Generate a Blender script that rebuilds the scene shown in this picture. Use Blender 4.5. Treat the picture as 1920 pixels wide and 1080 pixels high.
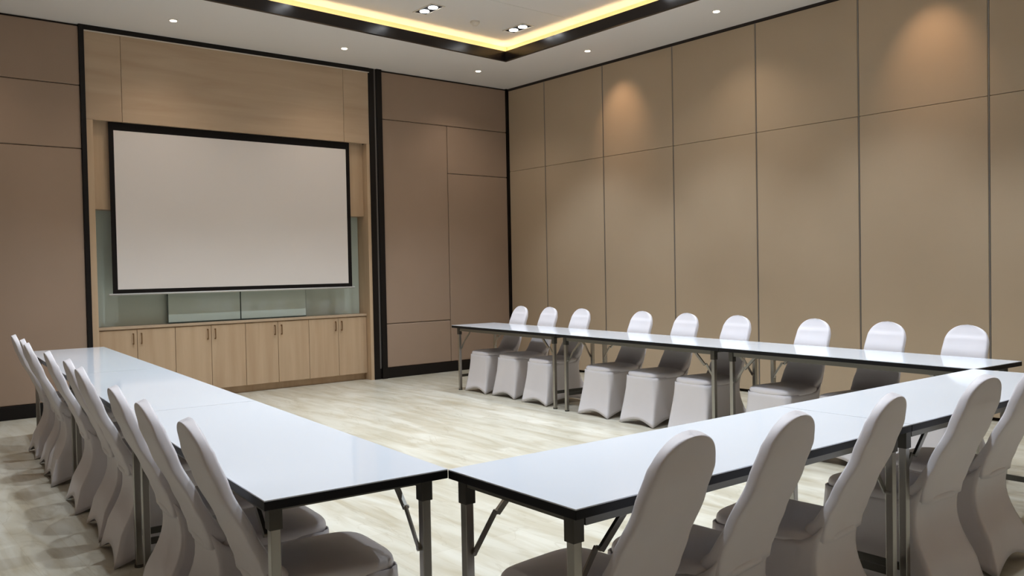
import bpy, bmesh, math, random
from mathutils import Vector, Matrix
random.seed(7)
PI = math.pi
for o in list(bpy.data.objects): bpy.data.objects.remove(o)
SC = bpy.context.scene
COL = SC.collection

# ------------------------------------------------------------------ camera
F, YAW, PITCH, ROLL = 1594.3063, 0.685327, -0.022444, -0.019128
CAM = Vector((-7.80569, -9.56798, 1.39006))
fw = Vector((math.sin(YAW)*math.cos(PITCH), math.cos(YAW)*math.cos(PITCH), math.sin(PITCH)))
r0 = Vector((math.cos(YAW), -math.sin(YAW), 0)); u0 = r0.cross(fw)
rt = r0*math.cos(ROLL) + u0*math.sin(ROLL); up = -r0*math.sin(ROLL) + u0*math.cos(ROLL)
cd = bpy.data.cameras.new('camera'); cam = bpy.data.objects.new('camera', cd); COL.objects.link(cam)
M = Matrix((rt, up, -fw)).transposed().to_4x4(); M.translation = CAM
cam.matrix_world = M
cd.sensor_width = 36; cd.lens = F*36/1920; cd.clip_start = 0.05; cd.clip_end = 100
SC.camera = cam

# ------------------------------------------------------------------ world, view
w = bpy.data.worlds.new('world'); SC.world = w; w.use_nodes = True
w.node_tree.nodes['Background'].inputs[0].default_value = (0.9, 0.93, 1, 1)
w.node_tree.nodes['Background'].inputs[1].default_value = 0.02
vs = SC.view_settings
vs.view_transform = 'Standard'; vs.look = 'None'; vs.gamma = 1; vs.use_curve_mapping = False
vs.exposure = 0.28
# light strengths of the room's lamps (the lamps themselves are built below)
W_DOWN = 135.0      # each twin recessed downlight, cool white
W_SPOT = 22.0
W_SPOTL = 9.0      # the same spots along the left side, dimmed       # each small warm ceiling spot
W_AIM = 23.0       # warm spots tilted at the wall
E_COVE = 15.0      # LED strip of the cove
H = 3.984          # lower ceiling
HU = H + 0.22      # recessed ceiling
BB = 0.134         # baseboard top

# ------------------------------------------------------------------ materials
def srgb(h):
    h = h.lstrip('#'); c = [int(h[i:i+2], 16)/255 for i in (0, 2, 4)]
    return tuple(((x+0.055)/1.055)**2.4 if x > 0.04045 else x/12.92 for x in c) + (1,)
def mat(name, color, rough=0.5, metal=0, spec=0.5, emit=None, estr=0, coat=0, sheen=0):
    m = bpy.data.materials.new(name); m.use_nodes = True
    b = m.node_tree.nodes['Principled BSDF']
    b.inputs['Base Color'].default_value = color if len(color) == 4 else (*color, 1)
    b.inputs['Roughness'].default_value = rough; b.inputs['Metallic'].default_value = metal
    b.inputs['Specular IOR Level'].default_value = spec
    b.inputs['Coat Weight'].default_value = coat; b.inputs['Coat Roughness'].default_value = 0.05
    b.inputs['Sheen Weight'].default_value = sheen
    if emit: b.inputs['Emission Color'].default_value = emit; b.inputs['Emission Strength'].default_value = estr
    return m
def nd(m, t, **k):
    n = m.node_tree.nodes.new(t)
    for a, v in k.items(): setattr(n, a, v)
    return n
def lk(m, a, b): m.node_tree.links.new(a, b)
def noisy(m, c1, c2, scale=(1, 1, 1), ns=5, detail=4, lo=0.3, hi=0.7, bump=0, bs=200, dist=0, rnd=0):
    b = m.node_tree.nodes['Principled BSDF']
    tc = nd(m, 'ShaderNodeTexCoord'); mp = nd(m, 'ShaderNodeMapping'); mp.inputs['Scale'].default_value = scale
    lk(m, tc.outputs['Object'], mp.inputs['Vector'])
    no = nd(m, 'ShaderNodeTexNoise'); no.inputs['Scale'].default_value = ns; no.inputs['Detail'].default_value = detail
    no.inputs['Distortion'].default_value = dist
    if rnd:
        oi = nd(m, 'ShaderNodeObjectInfo'); mu = nd(m, 'ShaderNodeMath', operation='MULTIPLY'); mu.inputs[1].default_value = rnd
        lk(m, oi.outputs['Random'], mu.inputs[0])
        cb = nd(m, 'ShaderNodeCombineXYZ')
        for i in range(3): lk(m, mu.outputs[0], cb.inputs[i])
        lk(m, cb.outputs[0], mp.inputs['Location'])
    lk(m, mp.outputs[0], no.inputs['Vector'])
    cr = nd(m, 'ShaderNodeValToRGB'); cr.color_ramp.elements[0].position = lo; cr.color_ramp.elements[1].position = hi
    cr.color_ramp.elements[0].color = c1; cr.color_ramp.elements[1].color = c2
    lk(m, no.outputs['Fac'], cr.inputs[0]); lk(m, cr.outputs[0], b.inputs['Base Color'])
    if bump:
        n2 = nd(m, 'ShaderNodeTexNoise'); n2.inputs['Scale'].default_value = bs; n2.inputs['Detail'].default_value = 2
        lk(m, tc.outputs['Object'], n2.inputs['Vector'])
        bp = nd(m, 'ShaderNodeBump'); bp.inputs['Strength'].default_value = bump; bp.inputs['Distance'].default_value = 0.002
        lk(m, n2.outputs['Fac'], bp.inputs['Height']); lk(m, bp.outputs[0], b.inputs['Normal'])
    return m

M_fab = noisy(mat('wall_fabric', (0, 0, 0), 0.85, spec=0.2), srgb('#A08A78'), srgb('#A68F7D'), ns=1.2, bump=0.25, bs=350)
M_part = noisy(mat('partition_fabric', (0, 0, 0), 0.8, spec=0.25), srgb('#B8A48B'), srgb('#BDA990'), ns=1.2, bump=0.25, bs=350)
M_black = mat('black_trim', srgb('#120D0C'), 0.4, spec=0.3)
M_gap = mat('dark_gap', srgb('#2A201A'), 0.8)
M_ceil = mat('ceiling_paint', srgb('#E4DFDA'), 0.9, spec=0.2)
M_cove = mat('cove_paint', srgb('#E8DCC0'), 0.9, spec=0.2)
M_band = mat('band_lacquer', srgb('#1A1311'), 0.24, spec=0.4)
M_woodh = noisy(mat('oak_horizontal', (0, 0, 0), 0.45, spec=0.4), srgb('#B79E84'), srgb('#C4AD93'), scale=(0.5, 1, 5), ns=1.6, detail=8, dist=0.6, rnd=9)
M_woodv = noisy(mat('oak_vertical', (0, 0, 0), 0.45, spec=0.4), srgb('#BA9E80'), srgb('#C9AF91'), scale=(7, 7, 0.5), ns=1.6, detail=8, dist=0.4, rnd=9)
M_glass = mat('backpainted_glass', srgb('#BEC9C0'), 0.06, spec=0.6)
M_edge = mat('glass_edge', srgb('#4E5A55'), 0.2)
M_screen = mat('screen_fabric', srgb('#E6DFDB'), 0.85, spec=0.1)
M_sblack = mat('screen_border', srgb('#15100F'), 0.7, spec=0.2)
M_bar = mat('screen_bar', srgb('#CFCFCD'), 0.35)
M_steel = mat('brushed_steel', srgb('#A8A6A0'), 0.3, metal=1)
M_dsteel = mat('bracket_steel', srgb('#55534E'), 0.45, metal=0.6)
M_rail = mat('apron_steel', srgb('#77756E'), 0.4, metal=0.5)
M_lam = mat('white_laminate', srgb('#DADFE7'), 0.07, spec=0.5)
M_tedge = mat('black_edge', srgb('#0E0D10'), 0.5, spec=0.25)
M_chair = noisy(mat('spandex', (0, 0, 0), 0.45, spec=0.35, sheen=0.15), srgb('#DCD7DA'), srgb('#E2DDE0'), ns=3, bump=0.08, bs=500)
M_cfoot = mat('chair_leg_metal', srgb('#2A2522'), 0.4)
M_handle = mat('handle_bronze', srgb('#8A6B4A'), 0.35, metal=0.7)
M_lampw = mat('lamp_glow', (1, 1, 1), 0.5, emit=(0.93, 0.96, 1, 1), estr=14)
M_lampy = mat('spot_glow', (1, 1, 1), 0.5, emit=(1, 0.86, 0.68, 1), estr=9)
M_strip = mat('led_strip', (1, 1, 1), 0.5, emit=(1, 0.72, 0.37, 1), estr=E_COVE)
M_white = mat('white_plastic', srgb('#D8D0C4'), 0.4)
M_metalstrip = mat('metal_reveal', srgb('#8F8A86'), 0.35, metal=0.6)

def floor_mat():
    m = mat('floor_planks', (1, 1, 1), 0.32, spec=0.45)
    b = m.node_tree.nodes['Principled BSDF']
    tc = nd(m, 'ShaderNodeTexCoord')
    mp = nd(m, 'ShaderNodeMapping'); mp.inputs['Rotation'].default_value = (0, 0, PI/2)
    lk(m, tc.outputs['Object'], mp.inputs['Vector'])
    br = nd(m, 'ShaderNodeTexBrick'); br.offset = 0.37; br.inputs['Scale'].default_value = 1
    br.inputs['Brick Width'].default_value = 1.22; br.inputs['Row Height'].default_value = 0.19
    br.inputs['Mortar Size'].default_value = 0.0012; br.inputs['Mortar Smooth'].default_value = 0.3
    br.inputs['Color1'].default_value = srgb('#C6C2B5'); br.inputs['Color2'].default_value = srgb('#BBB6A7')
    br.inputs['Mortar'].default_value = srgb('#B5AB98')
    lk(m, mp.outputs[0], br.inputs['Vector'])
    mp2 = nd(m, 'ShaderNodeMapping'); mp2.inputs['Scale'].default_value = (5, 0.9, 1)
    lk(m, tc.outputs['Object'], mp2.inputs['Vector'])
    n1 = nd(m, 'ShaderNodeTexNoise'); n1.inputs['Scale'].default_value = 1.5; n1.inputs['Detail'].default_value = 8; n1.inputs['Distortion'].default_value = 1.0
    lk(m, mp2.outputs[0], n1.inputs['Vector'])
    cr = nd(m, 'ShaderNodeValToRGB'); cr.color_ramp.elements[0].position = 0.3; cr.color_ramp.elements[1].position = 0.62
    cr.color_ramp.elements[0].color = srgb('#DDD5C6'); cr.color_ramp.elements[1].color = (1, 1, 1, 1)
    lk(m, n1.outputs['Fac'], cr.inputs[0])
    mx = nd(m, 'ShaderNodeMix', data_type='RGBA', blend_type='MULTIPLY'); mx.inputs[0].default_value = 0.9
    lk(m, br.outputs['Color'], mx.inputs[6]); lk(m, cr.outputs[0], mx.inputs[7])
    # thin dark veins
    mp3 = nd(m, 'ShaderNodeMapping'); mp3.inputs['Scale'].default_value = (3, 0.8, 1)
    lk(m, tc.outputs['Object'], mp3.inputs['Vector'])
    n2 = nd(m, 'ShaderNodeTexNoise'); n2.inputs['Scale'].default_value = 1.1; n2.inputs['Detail'].default_value = 6; n2.inputs['Distortion'].default_value = 1.6
    lk(m, mp3.outputs[0], n2.inputs['Vector'])
    c2 = nd(m, 'ShaderNodeValToRGB')
    e = c2.color_ramp.elements; e[0].position = 0.485; e[0].color = (1, 1, 1, 1); e[1].position = 0.5; e[1].color = srgb('#C9BFAE')
    k = e.new(0.515); k.color = (1, 1, 1, 1)
    lk(m, n2.outputs['Fac'], c2.inputs[0])
    m2 = nd(m, 'ShaderNodeMix', data_type='RGBA', blend_type='MULTIPLY'); m2.inputs[0].default_value = 0.3
    lk(m, mx.outputs[2], m2.inputs[6]); lk(m, c2.outputs[0], m2.inputs[7])
    lk(m, m2.outputs[2], b.inputs['Base Color'])
    return m
M_floor = floor_mat()

# ------------------------------------------------------------------ helpers
def obj(name, bm, m, parent=None, smooth=False):
    bmesh.ops.recalc_face_normals(bm, faces=bm.faces)
    me = bpy.data.meshes.new(name); bm.to_mesh(me); bm.free()
    for x in (m if isinstance(m, (list, tuple)) else [m]): me.materials.append(x)
    if smooth:
        for p in me.polygons: p.use_smooth = True
    o = bpy.data.objects.new(name, me); COL.objects.link(o)
    if parent: o.parent = parent
    return o
def tag(o, label, cat, group=None):
    o['label'] = label; o['category'] = cat
    if group: o['group'] = group
    return o
def thing(name, label, cat, loc=(0, 0, 0), rz=0, group=None):
    o = bpy.data.objects.new(name, None); COL.objects.link(o); o.empty_display_size = 0.1
    o.location = loc; o.rotation_euler = (0, 0, rz)
    return tag(o, label, cat, group)
def struct(name, bm, m, parent=None, **k):
    o = obj(name, bm, m, parent, **k); o['kind'] = 'structure'; return o
def box(bm, a, b, bev=0, seg=2):
    x0, y0, z0 = a; x1, y1, z1 = b
    vs = [bm.verts.new(p) for p in ((x0,y0,z0),(x1,y0,z0),(x1,y1,z0),(x0,y1,z0),(x0,y0,z1),(x1,y0,z1),(x1,y1,z1),(x0,y1,z1))]
    fs = [bm.faces.new([vs[i] for i in q]) for q in ((0,3,2,1),(4,5,6,7),(0,1,5,4),(1,2,6,5),(2,3,7,6),(3,0,4,7))]
    if bev:
        es = list({e for f in fs for e in f.edges})
        bmesh.ops.bevel(bm, geom=es, offset=bev, segments=seg, affect='EDGES', profile=0.5)
def BX(a, b, bev=0, seg=2):
    bm = bmesh.new(); box(bm, a, b, bev, seg); return bm
def slab(bm, poly, z0, z1):
    lo = [bm.verts.new((x, y, z0)) for x, y in poly]; hi = [bm.verts.new((x, y, z1)) for x, y in poly]
    n = len(poly); bm.faces.new(lo[::-1]); bm.faces.new(hi)
    for i in range(n): bm.faces.new((lo[i], lo[(i+1) % n], hi[(i+1) % n], hi[i]))
def cyl(bm, c, r, h, axis='Z', n=24, r2=None):
    mt = Matrix.Translation(c)
    if axis == 'X': mt = mt @ Matrix.Rotation(PI/2, 4, 'Y')
    if axis == 'Y': mt = mt @ Matrix.Rotation(PI/2, 4, 'X')
    bmesh.ops.create_cone(bm, cap_ends=True, segments=n, radius1=r, radius2=r if r2 is None else r2, depth=h, matrix=mt)
def bar(bm, a, b, wx, wy):
    """square bar between two points"""
    a = Vector(a); b = Vector(b); d = (b-a); L = d.length; d.normalize()
    q = d.to_track_quat('Z', 'Y').to_matrix().to_4x4()
    mt = Matrix.Translation((a+b)/2) @ q @ Matrix.Diagonal((wx, wy, L, 1))
    bmesh.ops.create_cube(bm, size=1, matrix=mt)

# ------------------------------------------------------------------ room shell
XL, YR = -9.4, -12.6                       # left wall, rear wall
struct('floor', BX((XL, YR, -0.1), (0.3, 0.6, 0)), M_floor)
# lower ceiling with the opening of the recess
OP = [(-1.08, -1.30), (-6.85, -1.658), (-6.85, -10.7), (-1.075, -10.7)]     # opening corners
bm = bmesh.new()
slab(bm, [(XL, 0.6), (0.3, 0.6), OP[0], OP[1]], H, H+0.05)
slab(bm, [(0.3, 0.6), (0.3, YR), OP[3], OP[0]], H, H+0.05)
slab(bm, [(0.3, YR), (XL, YR), OP[2], OP[3]], H, H+0.05)
slab(bm, [(XL, YR), (XL, 0.6), OP[1], OP[2]], H, H+0.05)
struct('ceiling', bm, M_ceil)
def off(poly, d):
    """offset polygon outwards by d"""
    n = len(poly); out = []; c = sum((Vector(p) for p in poly), Vector((0, 0)))/n
    for i in range(n):
        p0, p1, p2 = (Vector(poly[(i-1) % n]), Vector(poly[i]), Vector(poly[(i+1) % n]))
        def nrm(a, b):
            t = (b-a).normalized(); q = Vector((t.y, -t.x))
            return q if q.dot((a+b)/2-c) > 0 else -q
        n1 = nrm(p0, p1); n2 = nrm(p1, p2)
        out.append(tuple(p1 + (n1+n2)*d/(1+n1.dot(n2))))
    return out
def ring(bm, d0, d1, z0, z1):
    a = off(OP, d0); b = off(OP, d1)
    for i in range(4):
        j = (i+1) % 4; slab(bm, [a[i], a[j], b[j], b[i]], z0, z1)
bm = bmesh.new(); ring(bm, -0.012, 0.03, H-0.006, H+0.112)
struct('trim_1', bm, M_band)                                   # dark lacquered band round the opening
bm = bmesh.new(); ring(bm, 0.15, 0.19, H+0.05, HU)
struct('trim_2', bm, M_cove)                                   # cove upstand behind the band
c = off(OP, 0.19)
# recessed ceiling: boards with thin joints along x at y = -2.53, -5.0, ...
bm = bmesh.new(); js = [-1.0, -2.53, -4.95, -7.4, -9.85, -11.0]
for a, b in zip(js[:-1], js[1:]):
    box(bm, (-7.2, b+0.003, HU), (-0.8, a-0.003, HU+0.03))
box(bm, (-7.2, -11, HU+0.03), (-0.8, -1, HU+0.05))
struct('ceiling_recess', bm, M_ceil)
bm = bmesh.new(); a = off(OP, 0.075); b = off(OP, 0.095)
for i in range(4):
    j = (i+1) % 4; slab(bm, [a[i], a[j], b[j], b[i]], H+0.052, H+0.062)
ls = obj('led_strip', bm, M_strip); tag(ls, 'warm LED light strip hidden in the ceiling cove behind the dark band', 'light strip')

# back wall ---------------------------------------------------------------
bm = bmesh.new()
box(bm, (XL, 0.03, 0), (-5.655, 0.6, H)); box(bm, (-2.11, 0.03, 0), (0.3, 0.6, H)); box(bm, (-5.7, 0.40, 0), (-2.0, 0.6, H))
wb = struct('wall_back', bm, M_gap)
G = 0.003
def wpanel(x0, x1, z0, z1, name='fabric_panel', parent=wb, m=M_fab, y=0.0, d=0.028, bev=0.010):
    o = obj(name, BX((x0+G, y, z0+G), (x1-G, y+d, z1-G), bev, 3), m, parent); return o
TG = 0.018
for x0, x1 in ((-7.9, -5.655), (XL, -7.9)):
    wpanel(x0, x1, BB, 2.71); wpanel(x0, x1, 2.71, 3.358); wpanel(x0, x1, 3.358, H-TG)
wpanel(-2.11, -0.035, 3.358, H-TG)
wpanel(-2.11, -1.08, 0.705, 3.358); wpanel(-2.11, -1.08, BB, 0.705)
wpanel(-1.08, -0.035, 2.71, 3.358); wpanel(-1.08, -0.035, BB, 2.71)
struct('baseboard_back_left', BX((XL, -0.012, 0), (-5.655, 0.03, BB), 0.003), M_black)
struct('baseboard_back_right', BX((-2.11, -0.012, 0), (0, 0.03, BB), 0.003), M_black)
struct('trim_3', BX((-5.658, -0.02, 0), (-5.610, 0.40, H), 0.002), M_black)
struct('trim_4', BX((-5.610, -0.02, 3.93), (-2.286, 0.05, H), 0.002), M_black)
struct('trim_5', BX((-2.290, -0.012, 0), (-2.212, 0.40, H), 0.002), M_black)
struct('trim_6', BX((-2.184, -0.03, 0), (-2.108, 0.05, H), 0.002), M_black)
struct('trim_7', BX((-2.212, 0.0, BB), (-2.184, 0.05, H)), M_metalstrip)
struct('trim_8', BX((-0.037, -0.012, 0), (0.0, 0.03, H)), M_black)
struct('trim_9', BX((-2.212, -0.005, 0), (-2.184, 0.05, BB)), M_black)
struct('trim_10', BX((-5.610, -0.024, 3.922), (-2.286, 0.0, 3.930)), M_white)

# oak bay -----------------------------------------------------------------
bay = struct('wall_bay', BX((-5.61, 0.30, 0), (-2.29, 0.40, H)), M_gap)
def part(name, bm, m, parent, label=None, **k):
    o = obj(name, bm, m, parent, **k)
    if label: o['label'] = label
    return o
xs = [-5.610, -5.256, -2.648, -2.290]
for a, b in zip(xs[:-1], xs[1:]):
    part('oak_panel', BX((a+0.002, 0.0, 3.02), (b-0.002, 0.045, 3.925), 0.001), M_woodh, bay)
part('oak_pilaster', BX((-5.610, 0.0, 0), (-5.545, 0.30, 3.018), 0.001), M_woodv, bay)
part('oak_pilaster', BX((-2.335, 0.0, 0), (-2.290, 0.30, 3.018), 0.001), M_woodv, bay)
part('oak_back_panel', BX((-5.545, 0.11, 2.10), (-2.335, 0.30, 3.30), 0.001), M_woodv, bay)
# painted glass wall behind the boards, and the two sliding boards
part('glass_panel', BX((-5.543, 0.272, 0.851), (-3.95, 0.298, 2.098), 0.001), M_glass, bay, 'pale green back-painted glass')
part('glass_panel', BX((-3.946, 0.272, 0.851), (-2.338, 0.298, 2.098), 0.001), M_glass, bay, 'pale green back-painted glass')
for x0, x1, lb in ((-4.78, -3.953, 'left sliding pale green glass board below the projection screen'), (-3.947, -3.12, 'right sliding pale green glass board below the projection screen')):
    t = thing('glass_board', lb, 'glass board', (x0, 0.2, 0.86), group='sliding glass boards')
    obj('glass_sheet', BX((0.004, 0, 0.006), (x1-x0-0.004, 0.014, 1.15), 0.001), M_glass, t)
    bm = bmesh.new(); box(bm, (0, 0.002, -0.004), (x1-x0, 0.03, 0.006)); box(bm, (0, 0.002, 0.006), (0.004, 0.03, 1.15)); box(bm, (x1-x0-0.004, 0.002, 0.006), (x1-x0, 0.03, 1.15))
    obj('board_frame', bm, M_edge, t)
# cabinets
CW = 0.8; X0 = -5.543; Wd = (-2.337-X0)/4
names = ['farthest left', 'second from the left', 'second from the right', 'farthest right']
for i in range(4):
    x = X0 + i*Wd
    t = thing('cabinet', 'pale oak two-door base cabinet under the screen, %s of the four' % names[i], 'cabinet', (x, 0.1, 0), group='oak base cabinets')
    bm = bmesh.new(); box(bm, (0.002, 0.02, 0.086), (Wd-0.002, 0.19, 0.822)); obj('body', bm, M_woodv, t)
    obj('plinth', BX((0.0, 0.06, 0), (Wd, 0.08, 0.086)), M_woodv, t)
    for k in (0, 1):
        a = 0.003+k*Wd/2; b = a+Wd/2-0.005
        d = obj('door', BX((a, 0, 0.088), (b, 0.019, 0.815), 0.0015), M_woodv, t)
        hx = Wd/2 + (-0.042 if k == 0 else 0.042)
        bm = bmesh.new(); box(bm, (hx-0.005, -0.028, 0.655), (hx+0.005, -0.018, 0.775), 0.002)
        box(bm, (hx-0.005, -0.02, 0.655), (hx+0.005, 0.0, 0.668)); box(bm, (hx-0.005, -0.02, 0.762), (hx+0.005, 0.0, 0.775))
        obj('handle', bm, M_handle, d)
tag(obj('worktop', BX((-5.544, 0.088, 0.823), (-2.336, 0.29, 0.849), 0.002), M_woodh), 'long pale oak counter top running over the base cabinets', 'worktop')

# projection screen --------------------------------------------------------
sx0, sx1, sz0, sz1 = -5.385, -2.555, 1.205, 3.019
t = thing('projection_screen', 'large white pull-down projection screen with black border on oak wall', 'projection screen', (sx0, 0.05, sz0))
W_ = sx1-sx0; Hh = sz1-sz0
obj('screen_surface', BX((0.05, 0.0012, 0.045), (W_-0.05, 0.004, Hh-0.085)), M_screen, t)
bm = bmesh.new()
box(bm, (0, 0, 0), (0.05, 0.005, Hh)); box(bm, (W_-0.05, 0, 0), (W_, 0.005, Hh)); box(bm, (0.05, 0, 0), (W_-0.05, 0.005, 0.045)); box(bm, (0.05, 0, Hh-0.085), (W_-0.05, 0.005, Hh))
part('border', bm, M_sblack, t, 'black border')
bm = bmesh.new(); cyl(bm, (W_/2, 0.003, -0.008), 0.011, W_+0.07, 'X', 12)
part('bottom_bar', bm, M_bar, t, 'silver weight bar', smooth=True)

# right wall ---------------------------------------------------------------
wr = struct('wall_right', BX((0.06, YR, 0), (0.3, 0.03, H)), M_gap)
ys = [-0.012, -0.792, -1.908, -3.048, -4.185, -5.337, -6.511, -7.67, -8.83, -9.99, -11.15, YR]
for i, (a, b) in enumerate(zip(ys[:-1], ys[1:])):
    for z0, z1 in ((0.03, 2.793), (2.793, H-0.03)):
        o = obj('partition_panel', BX((0.0, b+0.008, z0+0.002), (0.05, a-0.008, z1-0.002), 0.004, 2), M_part, wr)
    bm = bmesh.new(); box(bm, (0.002, b-0.005, 0.03), (0.03, b+0.005, H-0.03)); obj('panel_edge_strip', bm, M_metalstrip, wr)
struct('gap_shade', BX((-0.004, YR, H-0.028), (0.06, 0, H)), M_gap)  # dark strip standing in for the shadow line of the gap below the ceiling
struct('wall_left', BX((XL-0.2, YR, 0), (XL, 0.6, H)), M_fab)
struct('wall_rear', BX((XL-0.2, YR-0.2, 0), (0.3, YR, H)), M_fab)
struct('baseboard_left', BX((XL, YR, 0), (XL+0.015, 0, BB)), M_black)

# ------------------------------------------------------------------ ceiling lamps
def spotlight(parent, loc, energy, color, size, blend, rad, rot=(0, 0, 0)):
    l = bpy.data.lights.new('lamp_light', 'SPOT'); l.energy = energy; l.color = color; l.spot_size = size; l.spot_blend = blend; l.shadow_soft_size = rad
    o = bpy.data.objects.new('lamp_light', l); COL.objects.link(o); o.parent = parent; o.location = loc; o.rotation_euler = rot
    return o
GX = [-1.37, -2.62, -3.87, -5.12, -6.30]; GY = [-1.90, -3.80, -5.70, -7.60]
for j, y in enumerate(GY):
    for i, x in enumerate(GX):
        if j == 0 and i == 0: lb = 'twin recessed ceiling downlight nearest the corner of the glowing cove'
        elif j == 0 and i == 1: lb = 'twin recessed ceiling downlight left of the smoke detector'
        else: lb = 'twin recessed ceiling downlight in row %s from the screen wall, %s from the right wall' % (['one', 'two', 'three', 'four', 'five'][j], ['first', 'second', 'third', 'fourth', 'fifth'][i])
        t = thing('twin_downlight', lb, 'ceiling light', (x, y, HU), group='twin recessed downlights')
        bm = bmesh.new(); a, b = 0.088, 0.185
        box(bm, (-a, -b, -0.008), (-a+0.012, b, 0)); box(bm, (a-0.012, -b, -0.008), (a, b, 0)); box(bm, (-a+0.012, -b, -0.008), (a-0.012, -b+0.012, 0)); box(bm, (-a+0.012, b-0.012, -0.008), (a-0.012, b, 0))
        part('frame', bm, M_white, t)
        part('backing', BX((-a+0.012, -b+0.012, -0.003), (a-0.012, b-0.012, -0.0005)), M_sblack, t)
        for s in (-1, 1):
            bm = bmesh.new(); cyl(bm, (0, s*0.082, -0.006), 0.050, 0.008); obj('lamp', bm, M_lampw, t)
        spotlight(t, (0, 0, -0.03), W_DOWN, (0.83, 0.915, 1.0), math.radians(88), 0.65, 0.045)
def small(x, y, lb, aim=0, e=W_SPOT):
    t = thing('ceiling_spotlight', lb, 'ceiling light', (x, y, H), group='small warm ceiling spotlights')
    bm = bmesh.new(); cyl(bm, (0, 0, -0.003), 0.045, 0.006, n=24); part('trim_ring', bm, M_white, t)
    bm = bmesh.new(); cyl(bm, (0, 0, -0.0075), 0.032, 0.004, n=24); part('lamp', bm, M_lampy, t)
    if aim: spotlight(t, (0, 0, -0.02), W_AIM, (1.0, 0.66, 0.42), math.radians(62), 1.0, 0.03, (0, math.radians(-38), 0))
    else: spotlight(t, (0, 0, -0.02), e, (1.0, 0.84, 0.68), math.radians(120), 0.9, 0.03)
small(-1.04, -0.68, 'small round ceiling spotlight near the far corner, in front of the fabric wall')
small(-2.995, -0.70, 'small round ceiling spotlight above the right of the projection screen')
small(-4.92, -0.68, 'small round ceiling spotlight above the left of the projection screen')
small(-0.585, -2.25, 'small round ceiling spotlight along the right wall, nearest the corner', 1)
small(-0.61, -4.15, 'small round ceiling spotlight along the right wall, at the top edge of the photo')
small(-0.61, -6.05, 'small round ceiling spotlight along the right wall, third from the corner', 1)
small(-6.87, -0.68, 'small round ceiling spotlight above the fabric wall left of the screen')
for k, y in enumerate((-2.5, -4.5, -6.5, -8.5)):
    small(-7.5, y, 'small round ceiling spotlight along the left side, %s from the screen wall' % ['first', 'second', 'third', 'fourth'][k], e=W_SPOTL)
for k, x in enumerate((-7.0, -5.0, -3.0, -1.0)):
    small(x, -11.4, 'small round ceiling spotlight near the rear wall, %s from the left' % ['first', 'second', 'third', 'fourth'][k])
t = thing('smoke_detector', 'small round white smoke detector on the recessed ceiling between two downlights', 'smoke detector', (-1.94, -1.82, HU))
bm = bmesh.new(); cyl(bm, (0, 0, -0.012), 0.055, 0.024, n=32); obj('base', bm, M_white, t)
bm = bmesh.new(); cyl(bm, (0, 0, -0.036), 0.028, 0.024, n=32, r2=0.045); obj('sensor_cap', bm, M_white, t)

# ------------------------------------------------------------------ tables
TH = 0.75
def make_table(L, Wt, loc, rz, label, group, ins=(0.09, 0.09)):
    """origin at centre of the top on the floor, long axis = local x"""
    t = thing('folding_table', label, 'table', loc, rz, group)
    h = L/2; k = Wt/2
    obj('tabletop', BX((-h+0.0005, -k+0.0005, TH-0.0035), (h-0.0005, k-0.0005, TH)), M_lam, t)
    part('edge_band', BX((-h, -k, TH-0.030), (h, k, TH-0.0036), 0.002), M_tedge, t, 'black edge')
    bm = bmesh.new()
    ia = 0.05; z0, z1 = TH-0.065, TH-0.030
    for s in (-1, 1):
        box(bm, (-h+0.07, s*(k-ia)-0.012, z0), (h-0.07, s*(k-ia)+0.012, z1))
        xe = s*(h-(ins[0] if s < 0 else ins[1])); box(bm, (xe-0.012, -k+ia, z0+0.015), (xe+0.012, k-ia, z1))
    obj('apron', bm, M_rail, t)
    for sx in (-1, 1):
        lx = sx*(h-(ins[0] if sx < 0 else ins[1]))
        for sy in (-1, 1):
            ly = sy*(k-0.05)
            bm = bmesh.new(); box(bm, (lx-0.015, ly-0.015, 0.012), (lx+0.015, ly+0.015, TH-0.06), 0.002)
            lg = obj('leg', bm, M_steel, t)
            part('leg_bracket', BX((lx-0.02, ly-0.02, TH-0.105), (lx+0.02, ly+0.02, TH-0.033), 0.002), M_dsteel, lg, 'dark bracket')
            bm = bmesh.new(); cyl(bm, (lx, ly, 0.006), 0.022, 0.012, n=16); part('foot_cap', bm, M_dsteel, lg)
            bm = bmesh.new()
            mid = (lx-sx*0.11, ly-sy*0.012, TH-0.155)
            bar(bm, (lx-sx*0.215, ly-sy*0.012, TH-0.055), mid, 0.012, 0.02)
            bar(bm, (lx-sx*0.100, ly-sy*0.018, TH-0.145), (lx-sx*0.012, ly-sy*0.018, TH-0.265), 0.006, 0.018)
            cyl(bm, (lx-sx*0.012, ly-sy*0.006, TH-0.265), 0.008, 0.035, 'Y', 12)
            cyl(bm, (lx-sx*0.105, ly-sy*0.014, TH-0.150), 0.007, 0.02, 'Y', 12)
            part('brace', bm, M_steel, t, smooth=False)
        bm = bmesh.new(); xb = lx+sx*0.008; box(bm, (xb-0.006, -k+0.06, 0.15), (xb+0.006, k-0.06, 0.18)); obj('crossbar', bm, M_dsteel, t)
    return t
def table_row(p0, ang, Ls, Wt, side, labels, group, ins=((0.09, 0.09),)*3):
    """p0 = inner near corner; row runs along ang; the top lies to `side` (+1 left, -1 right of travel)"""
    u = Vector((math.cos(ang), math.sin(ang))); n = Vector((-u.y, u.x))*side
    s = 0
    for L, lb, iz in zip(Ls, labels, ins):
        c = Vector(p0) + u*(s+L/2) + n*(Wt/2)
        make_table(L-0.003, Wt, (c.x, c.y, 0), ang, lb, group, iz); s += L
AL = PI/2 - math.radians(4.3)
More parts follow.
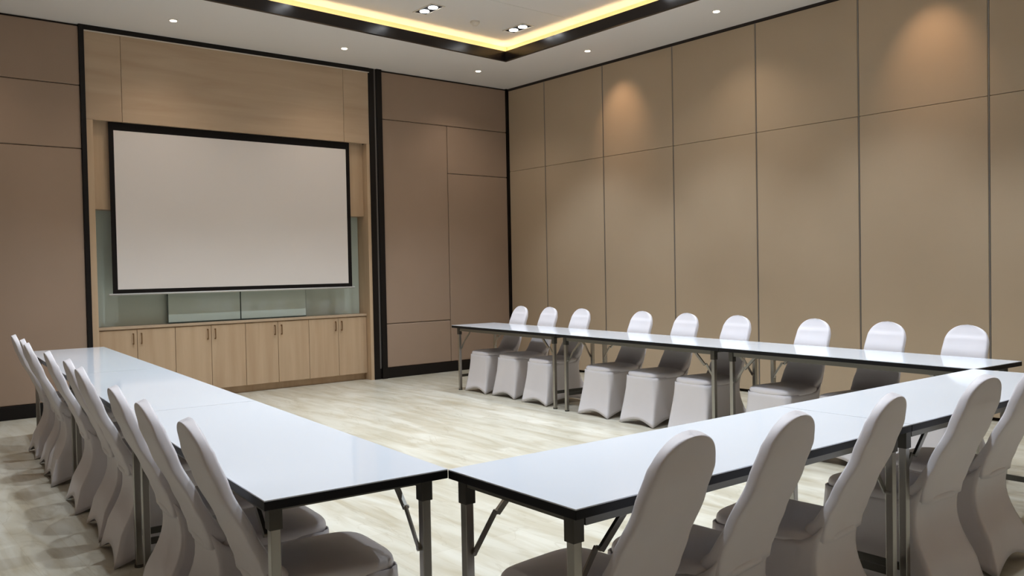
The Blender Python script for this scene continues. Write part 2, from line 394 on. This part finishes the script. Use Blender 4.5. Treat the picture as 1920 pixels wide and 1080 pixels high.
table_row((-6.250, -7.323), AL, [1.90, 1.98, 2.27], 0.60, 1, [
    'white-topped folding table in the left row, nearest the camera',
    'white-topped folding table in the middle of the left row',
    'white-topped folding table in the left row, nearest the screen wall'], 'folding tables of the left row', ((0.07, 0.09), (0.09, 0.09), (0.09, 0.07)))
AB = math.radians(-1.4)
table_row((-6.2545, -7.3260), AB, [1.78, 1.92], 0.61, -1, [
    'white-topped folding table of the near row, touching the left row at its corner',
    'white-topped folding table of the near row, touching the right row at its corner'], 'folding tables of the near row', ((0.037, 0.07), (0.03, 0.09)))
AR = -PI/2 - math.radians(4.3)
table_row((-2.104, -1.470), AR, [1.97, 2.05, 1.95], 0.59, 1, [
    'white-topped folding table of the right row, nearest the corner of the room',
    'white-topped folding table in the middle of the right row',
    'white-topped folding table of the right row, touching the near row'], 'folding tables of the right row')

# ------------------------------------------------------------------ covered chairs (local: faces +x)
def interp(tb, z):
    for (z0, v0), (z1, v1) in zip(tb[:-1], tb[1:]):
        if z <= z1:
            f = (z-z0)/(z1-z0); f = max(0, min(1, f)); f = f*f*(3-2*f)*0.4+f*0.6
            return v0+(v1-v0)*f
    return tb[-1][1]
BK_C = [(0.40, -0.160), (0.46, -0.166), (0.52, -0.186), (0.60, -0.220), (0.75, -0.292), (0.85, -0.330), (0.95, -0.358)]
BK_W = [(0.40, 0.156), (0.46, 0.163), (0.505, 0.172), (0.53, 0.172), (0.60, 0.164), (0.75, 0.151), (0.86, 0.146), (0.95, 0.146)]
BK_T = [(0.40, 0.021), (0.60, 0.022), (0.82, 0.022), (0.90, 0.020), (0.95, 0.018)]
BK_F = [(0.40, 0.090), (0.455, 0.060), (0.49, 0.028), (0.53, 0.012), (0.58, 0.006), (0.62, 0.004), (0.80, 0.008), (0.855, 0.008), (0.88, 0.0), (0.95, 0.0)]
TOPZ = 0.95; RT = 0.125
def halfw(z):
    w0 = interp(BK_W, z)
    if z > TOPZ-RT:
        q = min(1, (z-(TOPZ-RT))/RT)
        return max(0.004, w0*(1-q**2.25)**(1/2.25))
    return w0
def backrest_bm():
    bm = bmesh.new(); NS = 44
    zs = [0.43+i*0.02 for i in range(20)] + [TOPZ-RT+RT*math.sin(PI/2*i/16) for i in range(1, 17)]
    rings = []
    for z in zs:
        cx = interp(BK_C, z); wy = halfw(z); th = interp(BK_T, z); fo = interp(BK_F, z)
        rg = []
        for k in range(NS):
            a = 2*PI*k/NS; ca, sa = math.cos(a), math.sin(a)
            px = math.copysign(abs(ca)**0.42, ca); py = math.copysign(abs(sa)**0.42, sa)*wy
            X = px*th + (max(0, px)*fo) - 0.006*(1-(py/max(wy, 0.01))**2)*(1 if px > 0 else -0.6)
            rg.append(bm.verts.new((cx+X, py, z+(px*th)*0.35)))
        rings.append(rg)
    for r1, r2 in zip(rings[:-1], rings[1:]):
        for k in range(NS): bm.faces.new((r1[k], r1[(k+1) % NS], r2[(k+1) % NS], r2[k]))
    bm.faces.new(rings[0][::-1]); bm.faces.new(rings[-1])
    return bm
def sq(a, x0, x1, wf, wr, n):
    ca, sa = math.cos(a), math.sin(a)
    u = math.copysign(abs(ca)**(2/n), ca); v = math.copysign(abs(sa)**(2/n), sa)
    return (x0+x1)/2 + u*(x1-x0)/2, v*(wr+(wf-wr)*(u+1)/2), u, v
def seat_bm():
    bm = bmesh.new(); NS = 64
    lv = [(0.415, 0.985), (0.428, 1.001), (0.438, 1.0), (0.448, 0.988), (0.456, 0.96), (0.462, 0.88), (0.470, 0.7), (0.476, 0.4), (0.478, 0.12)]
    rings = []
    for z, s in lv:
        rg = []
        for k in range(NS):
            a = 2*PI*k/NS; x, y, u, v = sq(a, -0.185, 0.266, 0.205, 0.174, 4.5)
            cx = 0.045
            rg.append(bm.verts.new((cx+(x-cx)*s, y*s, z)))
        rings.append(rg)
    for r1, r2 in zip(rings[:-1], rings[1:]):
        for k in range(NS): bm.faces.new((r1[k], r1[(k+1) % NS], r2[(k+1) % NS], r2[k]))
    bm.faces.new(rings[-1]); bm.faces.new(rings[0][::-1])
    return bm
FX, RX, HW = 0.318, -0.262, 0.213          # feet of the cover
def skirt_bm():
    bm = bmesh.new(); NE = 16; NL = 14
    feet = [(FX, -HW), (FX, HW), (RX, HW), (RX, -HW)]
    tops = [(0.264, -0.203), (0.264, 0.203), (-0.189, 0.171), (-0.189, -0.171)]
    rise = [0.048, 0.055, 0.062, 0.055]; bow = [0.018, 0.045, 0.02, 0.045]
    cols = []
    for e in range(4):
        f0, f1 = Vector(feet[e]), Vector(feet[(e+1) % 4]); t0, t1 = Vector(tops[e]), Vector(tops[(e+1) % 4])
        d = (f1-f0).normalized(); inn = Vector((-d.y, d.x))
        for i in range(NE):
            s = i/NE; w4 = 4*s*(1-s)
            pf = f0.lerp(f1, s) + inn*bow[e]*w4; pt = t0.lerp(t1, s)
            pt = Vector((0.03, 0)) + (pt-Vector((0.03, 0)))*(1-0.115*(1-w4)**4*(1 if pt.x > 0 else 0.2))
            zt = 0.424 if e != 2 else 0.424+0.075*min(1, w4*2.5)
            if e == 2: zt = 0.424+0.07
            if e in (1, 3):
                # side edge climbs at the rear towards the backrest
                q = s if e == 1 else 1-s
                zt = 0.424+0.07*max(0, (q-0.8)/0.2)**1.5
            zh = 0.003 + rise[e]*math.sin(PI*s)**1.3
            col = []
            rear = (1 if e == 2 else (max(0, (s-0.5)*2) if e == 1 else (max(0, (0.5-s)*2) if e == 3 else 0)))
            for j in range(NL+1):
                t = j/NL
                g = t**1.7 if rear else t**1.25
                g = rear*(t**2.0) + (1-rear)*(t**1.2)
                p = pt.lerp(pf, g); z = zt+(zh-zt)*t
                # fabric pulled inwards between seat and feet
                p = p + inn*0.008*w4*math.sin(PI*t)
                # waist pinch below the backrest
                if rear: p.x += rear*0.042*math.sin(PI*min(1, t*1.45))
                col.append(bm.verts.new((p.x, p.y, z)))
            cols.append(col)
    n = len(cols)
    for k in range(n):
        a, b = cols[k], cols[(k+1) % n]
        for j in range(NL): bm.faces.new((a[j], b[j], b[j+1], a[j+1]))
    return bm
def make_chair():
    t = thing('covered_chair', '', 'chair')
    obj('backrest', backrest_bm(), M_chair, t, True)
    obj('seat', seat_bm(), M_chair, t, True)
    s = obj('skirt', skirt_bm(), M_chair, t, True)
    md = s.modifiers.new('thick', 'SOLIDIFY'); md.thickness = 0.004; md.offset = -1
    return t
proto = make_chair(); first = [True]
def copy_tree(o, parent=None):
    c = o.copy(); COL.objects.link(c)
    if parent: c.parent = parent
    for ch in o.children: copy_tree(ch, c)
    return c
def place(x, y, deg, label, group, sz=1):
    if first[0]: t = proto; first[0] = False
    else: t = copy_tree(proto)
    t.scale = (1, 1, sz); t.location = (x, y, 0); t.rotation_euler = (0, 0, math.radians(deg)); t['label'] = label; t['group'] = group
TO = 0.358
# left row: top-of-back positions measured, facing +x
left = [(-6.635, -2.01, -4, 'white slipcovered chair at the screen-wall end of the left row'),
        (-6.672, -2.60, -6, 'white slipcovered chair second from the screen-wall end of the left row'),
        (-6.722, -3.06, -5, 'white slipcovered chair third from the screen-wall end of the left row'),
        (-6.756, -3.90, -5, 'white slipcovered chair fourth from the screen-wall end of the left row'),
        (-6.781, -4.54, -5, 'white slipcovered chair at the middle table of the left row, between two others'),
        (-6.832, -5.045, -5, 'white slipcovered chair beside the paired table legs in the left row'),
        (-6.900, -5.93, -5, 'white slipcovered chair third from the near end of the left row'),
        (-6.933, -6.43, -5, 'white slipcovered chair second from the near end of the left row'),
        (-6.948, -6.942, -5, 'white slipcovered chair at the near end of the left row')]
for x, y, d, lb in left:
    a = math.radians(d); place(x+TO*math.cos(a), y+TO*math.sin(a), d, lb, 'chairs along the left tables')
bot = [(-5.975, -8.085, 94, 'white slipcovered chair at the left end of the near row, seen from behind'),
       (-5.50, -8.11, 95, 'white slipcovered chair second from the left in the near row'),
       (-4.955, -8.14, 96, 'white slipcovered chair in the middle of the near row, left of the table legs'),
       (-4.25, -8.165, 87, 'white slipcovered chair fourth from the left in the near row'),
       (-3.66, -8.15, 90, 'white slipcovered chair cut by the right edge of the photo')]
for x, y, d, lb in bot:
    a = math.radians(d); place(x+TO*math.cos(a), y+TO*math.sin(a), d, lb, 'chairs along the near tables', 0.982)
right = [(-1.40, -1.91, 'white slipcovered chair nearest the room corner in the right row'),
         (-1.42, -2.44, 'white slipcovered chair second from the room corner in the right row'),
         (-1.49, -3.03, 'white slipcovered chair third from the room corner in the right row'),
         (-1.57, -3.96, 'white slipcovered chair fourth from the room corner in the right row'),
         (-1.62, -4.55, 'white slipcovered chair in the middle of the right row'),
         (-1.68, -5.15, 'white slipcovered chair sixth from the room corner in the right row'),
         (-1.735, -5.91, 'white slipcovered chair third from the near end of the right row'),
         (-1.765, -6.51, 'white slipcovered chair second from the near end of the right row'),
         (-1.80, -7.08, 'white slipcovered chair at the near end of the right row')]
for x, y, lb in right:
    d = 175.7; a = math.radians(d); place(x+TO*math.cos(a), y+TO*math.sin(a), d, lb, 'chairs along the right tables')
